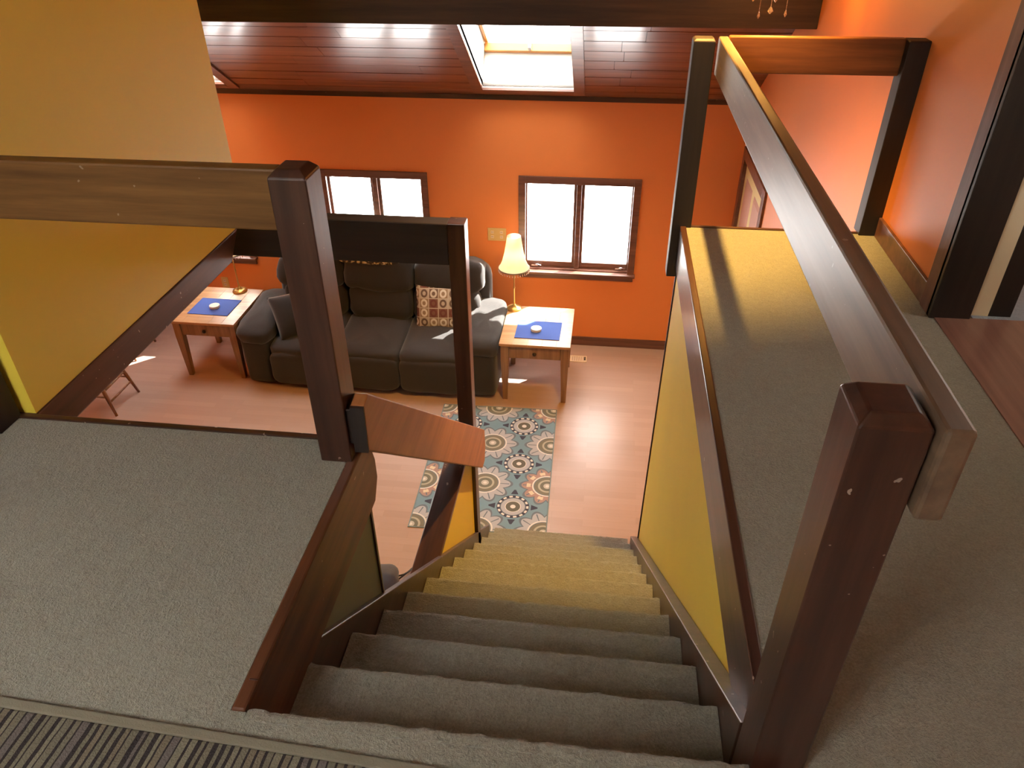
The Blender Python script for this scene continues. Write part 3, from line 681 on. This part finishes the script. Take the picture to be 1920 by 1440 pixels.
bl = tag(make('throw_blanket', MB().cushion((-2.06, 6.16, -1.628), (0.62, 0.24, 0.10), 0.6, 0.4, lump=0.02), 'leopard', None, smooth=True, loc=(-2.06, 6.16, -1.628)), 'animal print throw folded over the middle of the sofa back', 'blanket')

# ------------------------------------------------------------------ end tables and what stands on them
TT = -2.059
def end_table(c):
    t = thing('end_table', 'oak end table to the right of the sofa under a lit lamp', 'table', (c[0], c[1], ZL), 'oak end tables beside the sofa')
    x, y = c; w2, d2 = 0.306, 0.345
    for i in range(5):
        xa = x-w2+i*(2*w2/5); make('top_board', box(xa+0.0004, xa+2*w2/5-0.0004, y-d2, y+d2, TT-0.024, TT), 'oak', t, 0.0015)
    for sx in (-1, 1):
        for sy in (-1, 1):
            lx, ly = x+sx*(w2-0.045), y+sy*(d2-0.05)
            q = lambda r, z: [(lx-r, ly-r, z), (lx+r, ly-r, z), (lx+r, ly+r, z), (lx-r, ly+r, z)]
            m_ = MB().hexa(q(0.021, ZL), q(0.034, TT-0.17)); m_.hexa(q(0.034, TT-0.17), q(0.034, TT-0.024))
            make('leg', m_, 'oakleg', t, 0.002)
    zt, zb = TT-0.024, TT-0.165
    make('apron', box(x-w2+0.06, x-w2+0.08, y-d2+0.07, y+d2-0.07, zb, zt), 'oakleg', t)
    make('apron', box(x+w2-0.08, x+w2-0.06, y-d2+0.07, y+d2-0.07, zb, zt), 'oakleg', t)
    make('apron', box(x-w2+0.07, x+w2-0.07, y+d2-0.06, y+d2-0.04, zb, zt), 'oakleg', t)
    dr = make('drawer', box(x-w2+0.082, x+w2-0.082, y-d2+0.028, y+d2-0.10, zb+0.012, zt-0.012), 'oakleg', t, 0.003)
    make('knob', MB().tube([(x, y-d2+0.03, (zt+zb)/2), (x, y-d2+0.012, (zt+zb)/2), (x, y-d2+0.008, (zt+zb)/2), (x, y-d2-0.004, (zt+zb)/2)], [0.007, 0.008, 0.019, 0.012], 12), 'knob', dr, smooth=True)
    return t
tr = end_table((-0.497, 5.795))
tl = copy_tree(tr, loc=(-3.515, 5.858, ZL), label='oak end table at the left end of the sofa by the wall outlet')
def placemat(x, y, label, rz):
    o = thing('placemat', label, 'placemat', (x, y, TT), 'blue placemats on the end tables')
    make('cloth', box(x-0.192, x+0.192, y-0.150, y+0.150, TT+0.0005, TT+0.004), 'mat', o)
    hm = MB()
    for a in ((-0.195, 0.195, -0.153, -0.147), (-0.195, 0.195, 0.147, 0.153), (-0.195, -0.189, -0.147, 0.147), (0.189, 0.195, -0.147, 0.147)):
        hm.box(x+a[0], x+a[1], y+a[2], y+a[3], TT+0.0005, TT+0.0052)
    make('hem', hm, 'mat', o); o.rotation_euler.z = rz; return o
pmr = placemat(-0.485, 5.712, 'cobalt blue placemat on the sunlit right end table', R(-1))
pml = copy_tree(pmr, loc=(-3.525, 5.815, TT), label='cobalt blue placemat on the left end table')
def coaster(x, y, label):
    z = TT+0.0055
    o = thing('coaster', label, 'coaster', (x, y, z), 'round coasters on the placemats')
    for i in range(3):
        make('disc', MB().lathe([(0.044, 0), (0.047, 0.0015), (0.047, 0.0065), (0.044, 0.008)], (x+0.001*i, y-0.001*i, z+i*0.0082), 28), 'coaster', o, smooth=False)
    return o
cr = coaster(-0.507, 5.705, 'short stack of round cream coasters on the right placemat')
copy_tree(cr, loc=(-3.518, 5.802, TT+0.0055), label='short stack of round cream coasters on the left placemat')
def table_lamp(x, y):
    z = TT
    o = thing('table_lamp', 'lit brass table lamp with beaded cream shade on the right end table', 'lamp', (x, y, z), 'slim table lamps')
    make('base', MB().lathe([(0.066, 0), (0.070, 0.006), (0.064, 0.016), (0.040, 0.022), (0.018, 0.034), (0.010, 0.05)], (x, y, z), 28), 'brass', o, smooth=True)
    make('stem', MB().lathe([(0.010, 0.045), (0.007, 0.06), (0.006, 0.20), (0.011, 0.215), (0.006, 0.23), (0.006, 0.44), (0.012, 0.46), (0.012, 0.50)], (x, y, z), 14), 'brass', o, smooth=True)
    sh = make('lamp_shade', MB().lathe([(0.138, 0.415), (0.122, 0.440), (0.104, 0.485), (0.085, 0.56), (0.070, 0.65), (0.061, 0.715)], (x, y, z), 40, cap=False), 'shade', o, smooth=True)
    make('shade_trim', MB().lathe([(0.140, 0.408), (0.141, 0.418), (0.138, 0.420), (0.137, 0.408), (0.140, 0.408)], (x, y, z), 40, cap=False), 'hem', sh)
    bd = MB()
    for i in range(36):
        a = i*math.pi/18
        bd.lathe([(0.001, 0), (0.0045, 0.006), (0.003, 0.014), (0.0012, 0.024), (0.0012, 0.028)], (x+0.138*math.cos(a), y+0.138*math.sin(a), z+0.382), 6)
    fr_ = make('bead_fringe', bd, 'crystal', sh); fr_['kind'] = 'stuff'
    make('bulb', MB().lathe([(0.012, 0.50), (0.026, 0.545), (0.030, 0.57), (0.022, 0.595), (0.002, 0.605)], (x, y, z), 16), 'bulb', o, smooth=True)
    return o
la = table_lamp(-0.744, 6.085)
lb = copy_tree(la, loc=(-3.425, 6.150, TT), label='slim brass table lamp on the left end table, shade behind the beam')
pl = bpy.data.lights.new('table_lamp_glow', 'POINT'); pl.energy = 60; pl.color = (1, 0.80, 0.54); pl.shadow_soft_size = 0.03
po = bpy.data.objects.new('table_lamp_glow', pl); COL.objects.link(po); po.parent = la; po.location = (0, 0, 0.57)
pl2 = bpy.data.objects.new('table_lamp_glow', pl); COL.objects.link(pl2); pl2.parent = lb; pl2.location = (0, 0, 0.57)

# ------------------------------------------------------------------ rugs
rug = thing('patterned_rug', 'teal mandala patterned rug at the foot of the stairs', 'rug', (-0.77, 4.345, ZL))
make('pile', box(-1.262, -0.268, 3.830, 5.345, ZL, ZL+0.007), 'rug', rug, 0.003)
make('binding', MB().box(-1.270, -1.262, 3.822, 5.353, ZL, ZL+0.006).box(-0.268, -0.260, 3.822, 5.353, ZL, ZL+0.006).box(-1.262, -0.268, 3.822, 3.830, ZL, ZL+0.006).box(-1.262, -0.268, 5.345, 5.353, ZL, ZL+0.006), plain('slate_binding', (0.18, 0.25, 0.28), 0.9), rug)
rug.rotation_euler.z = R(1.2)
sr = thing('striped_mat', 'brown and grey striped mat on the landing carpet', 'rug', (-0.6, 0.35, 0))
make('weave', box(-1.9, 0.12, -0.05, 0.672, 0.001, 0.009), 'stripe', sr, 0.003)
make('binding', box(-1.9, 0.12, 0.672, 0.692, 0.001, 0.010), 'hem', sr, 0.003)
sr.rotation_euler.z = R(-2.5)

# ------------------------------------------------------------------ chairs at lower left
C0 = Vector((-4.36, 5.035, ZL))
def chair():
    t = thing('wooden_chair', 'slim wooden chair whose splayed legs show below the yellow wall', 'chair', C0, 'wooden chairs at lower left')
    q = lambda x, y, z: (C0.x+x, C0.y+y, C0.z+z)
    make('seat', MB().cushion(q(0, 0, 0.445), (0.42, 0.42, 0.045), 0.5, 0.5), 'chairwood', t, smooth=True)
    feet = {}
    for sx in (-1, 1):
        for sy in (-1, 1):
            a, b = Vector(q(sx*0.235, sy*0.186, 0)), Vector(q(sx*0.125, sy*0.14, 0.43)); feet[sx, sy] = (a, b)
            make('leg', MB().tube([a, a.lerp(b, 0.5), b], [0.011, 0.017, 0.013], 10), 'chairwood', t, smooth=True)
    def at(k, f_): return feet[k][0].lerp(feet[k][1], f_)
    for sy in (-1, 1): make('stretcher', MB().tube([at((-1, sy), 0.42), at((1, sy), 0.42)], 0.009, 8), 'chairwood', t, smooth=True)
    for sx, h_ in ((1, 0.55), (1, 0.30), (-1, 0.45)): make('stretcher', MB().tube([at((sx, -1), h_), at((sx, 1), h_)], 0.009, 8), 'chairwood', t, smooth=True)
    for i in range(5): make('spindle', MB().tube([q(-0.17, -0.14+0.07*i, 0.455), q(-0.25, -0.16+0.08*i, 0.85)], 0.007, 8), 'chairwood', t, smooth=True)
    make('top_rail', MB().tube([q(-0.245, -0.20, 0.85), q(-0.275, 0, 0.86), q(-0.245, 0.20, 0.85)], [0.015, 0.022, 0.015], 10), 'chairwood', t, smooth=True)
    return t
c1 = chair()
copy_tree(c1, loc=C0+Vector((-0.31, 0.87, 0)), label='wooden chair farther back, only a foot showing past the dark beam')

# ------------------------------------------------------------------ small things
def outlet(x0, x1, z0, z1, gangs, label):
    t = thing('wall_outlet', label, 'outlet', ((x0+x1)/2, YW, z0), 'outlets on the far wall')
    make('cover_plate', box(x0, x1, YW-0.007, YW-0.0005, z0, z1), 'plate', t, 0.002)
    for g_ in range(gangs):
        cx = x0+(x1-x0)*(g_+0.5)/gangs
        for zz in (0.32, 0.68):
            zc = z0+(z1-z0)*zz
            s_ = make('socket', box(cx-0.014, cx+0.014, YW-0.0095, YW-0.007, zc-0.014, zc+0.014), 'creamplastic', t, 0.002)
            make('slot', MB().box(cx-0.007, cx-0.004, YW-0.0102, YW-0.0095, zc-0.004, zc+0.006).box(cx+0.004, cx+0.007, YW-0.0102, YW-0.0095, zc-0.004, zc+0.006), 'black', s_)
outlet(-1.040, -0.868, -1.578, -1.453, 2, 'tan double wall outlet plate above the lamp between the windows')
outlet(-3.795, -3.722, -2.222, -2.100, 1, 'tan wall outlet above the left end table')
v = thing('floor_vent', 'cream floor vent beside the right end table', 'vent', (-0.13, 6.28, ZL), kind=None)
make('frame', MB().box(-0.225, -0.055, 6.17, 6.185, ZL, ZL+0.008).box(-0.225, -0.055, 6.265, 6.28, ZL, ZL+0.008).box(-0.225, -0.21, 6.185, 6.265, ZL, ZL+0.008).box(-0.085, -0.055, 6.185, 6.265, ZL, ZL+0.008), 'creamplastic', v)
for i in range(6): make('slat', box(-0.21+i*0.021, -0.196+i*0.021, 6.185, 6.265, ZL+0.001, ZL+0.006), 'creamplastic', v)
make('damper_lever', box(-0.080, -0.066, 6.20, 6.25, ZL+0.008, ZL+0.016), 'black', v)
bag = thing('grey_bag', 'grey bag with a dark strap loop on the floor left of the stairs', 'bag', (-1.30, 3.17, ZL))
make('body', MB().cushion((-1.30, 3.17, ZL+0.09), (0.24, 0.30, 0.18), 0.5, 0.5, lump=0.03), 'grey', bag, smooth=True)
make('strap', MB().tube([(-1.20, 3.24, ZL+0.12), (-1.16, 3.31, ZL+0.07), (-1.11, 3.42, ZL+0.02), (-1.12, 3.44, ZL+0.012), (-1.15, 3.38, ZL+0.02), (-1.19, 3.27, ZL+0.06)], 0.006, 6), 'black', bag, smooth=True)
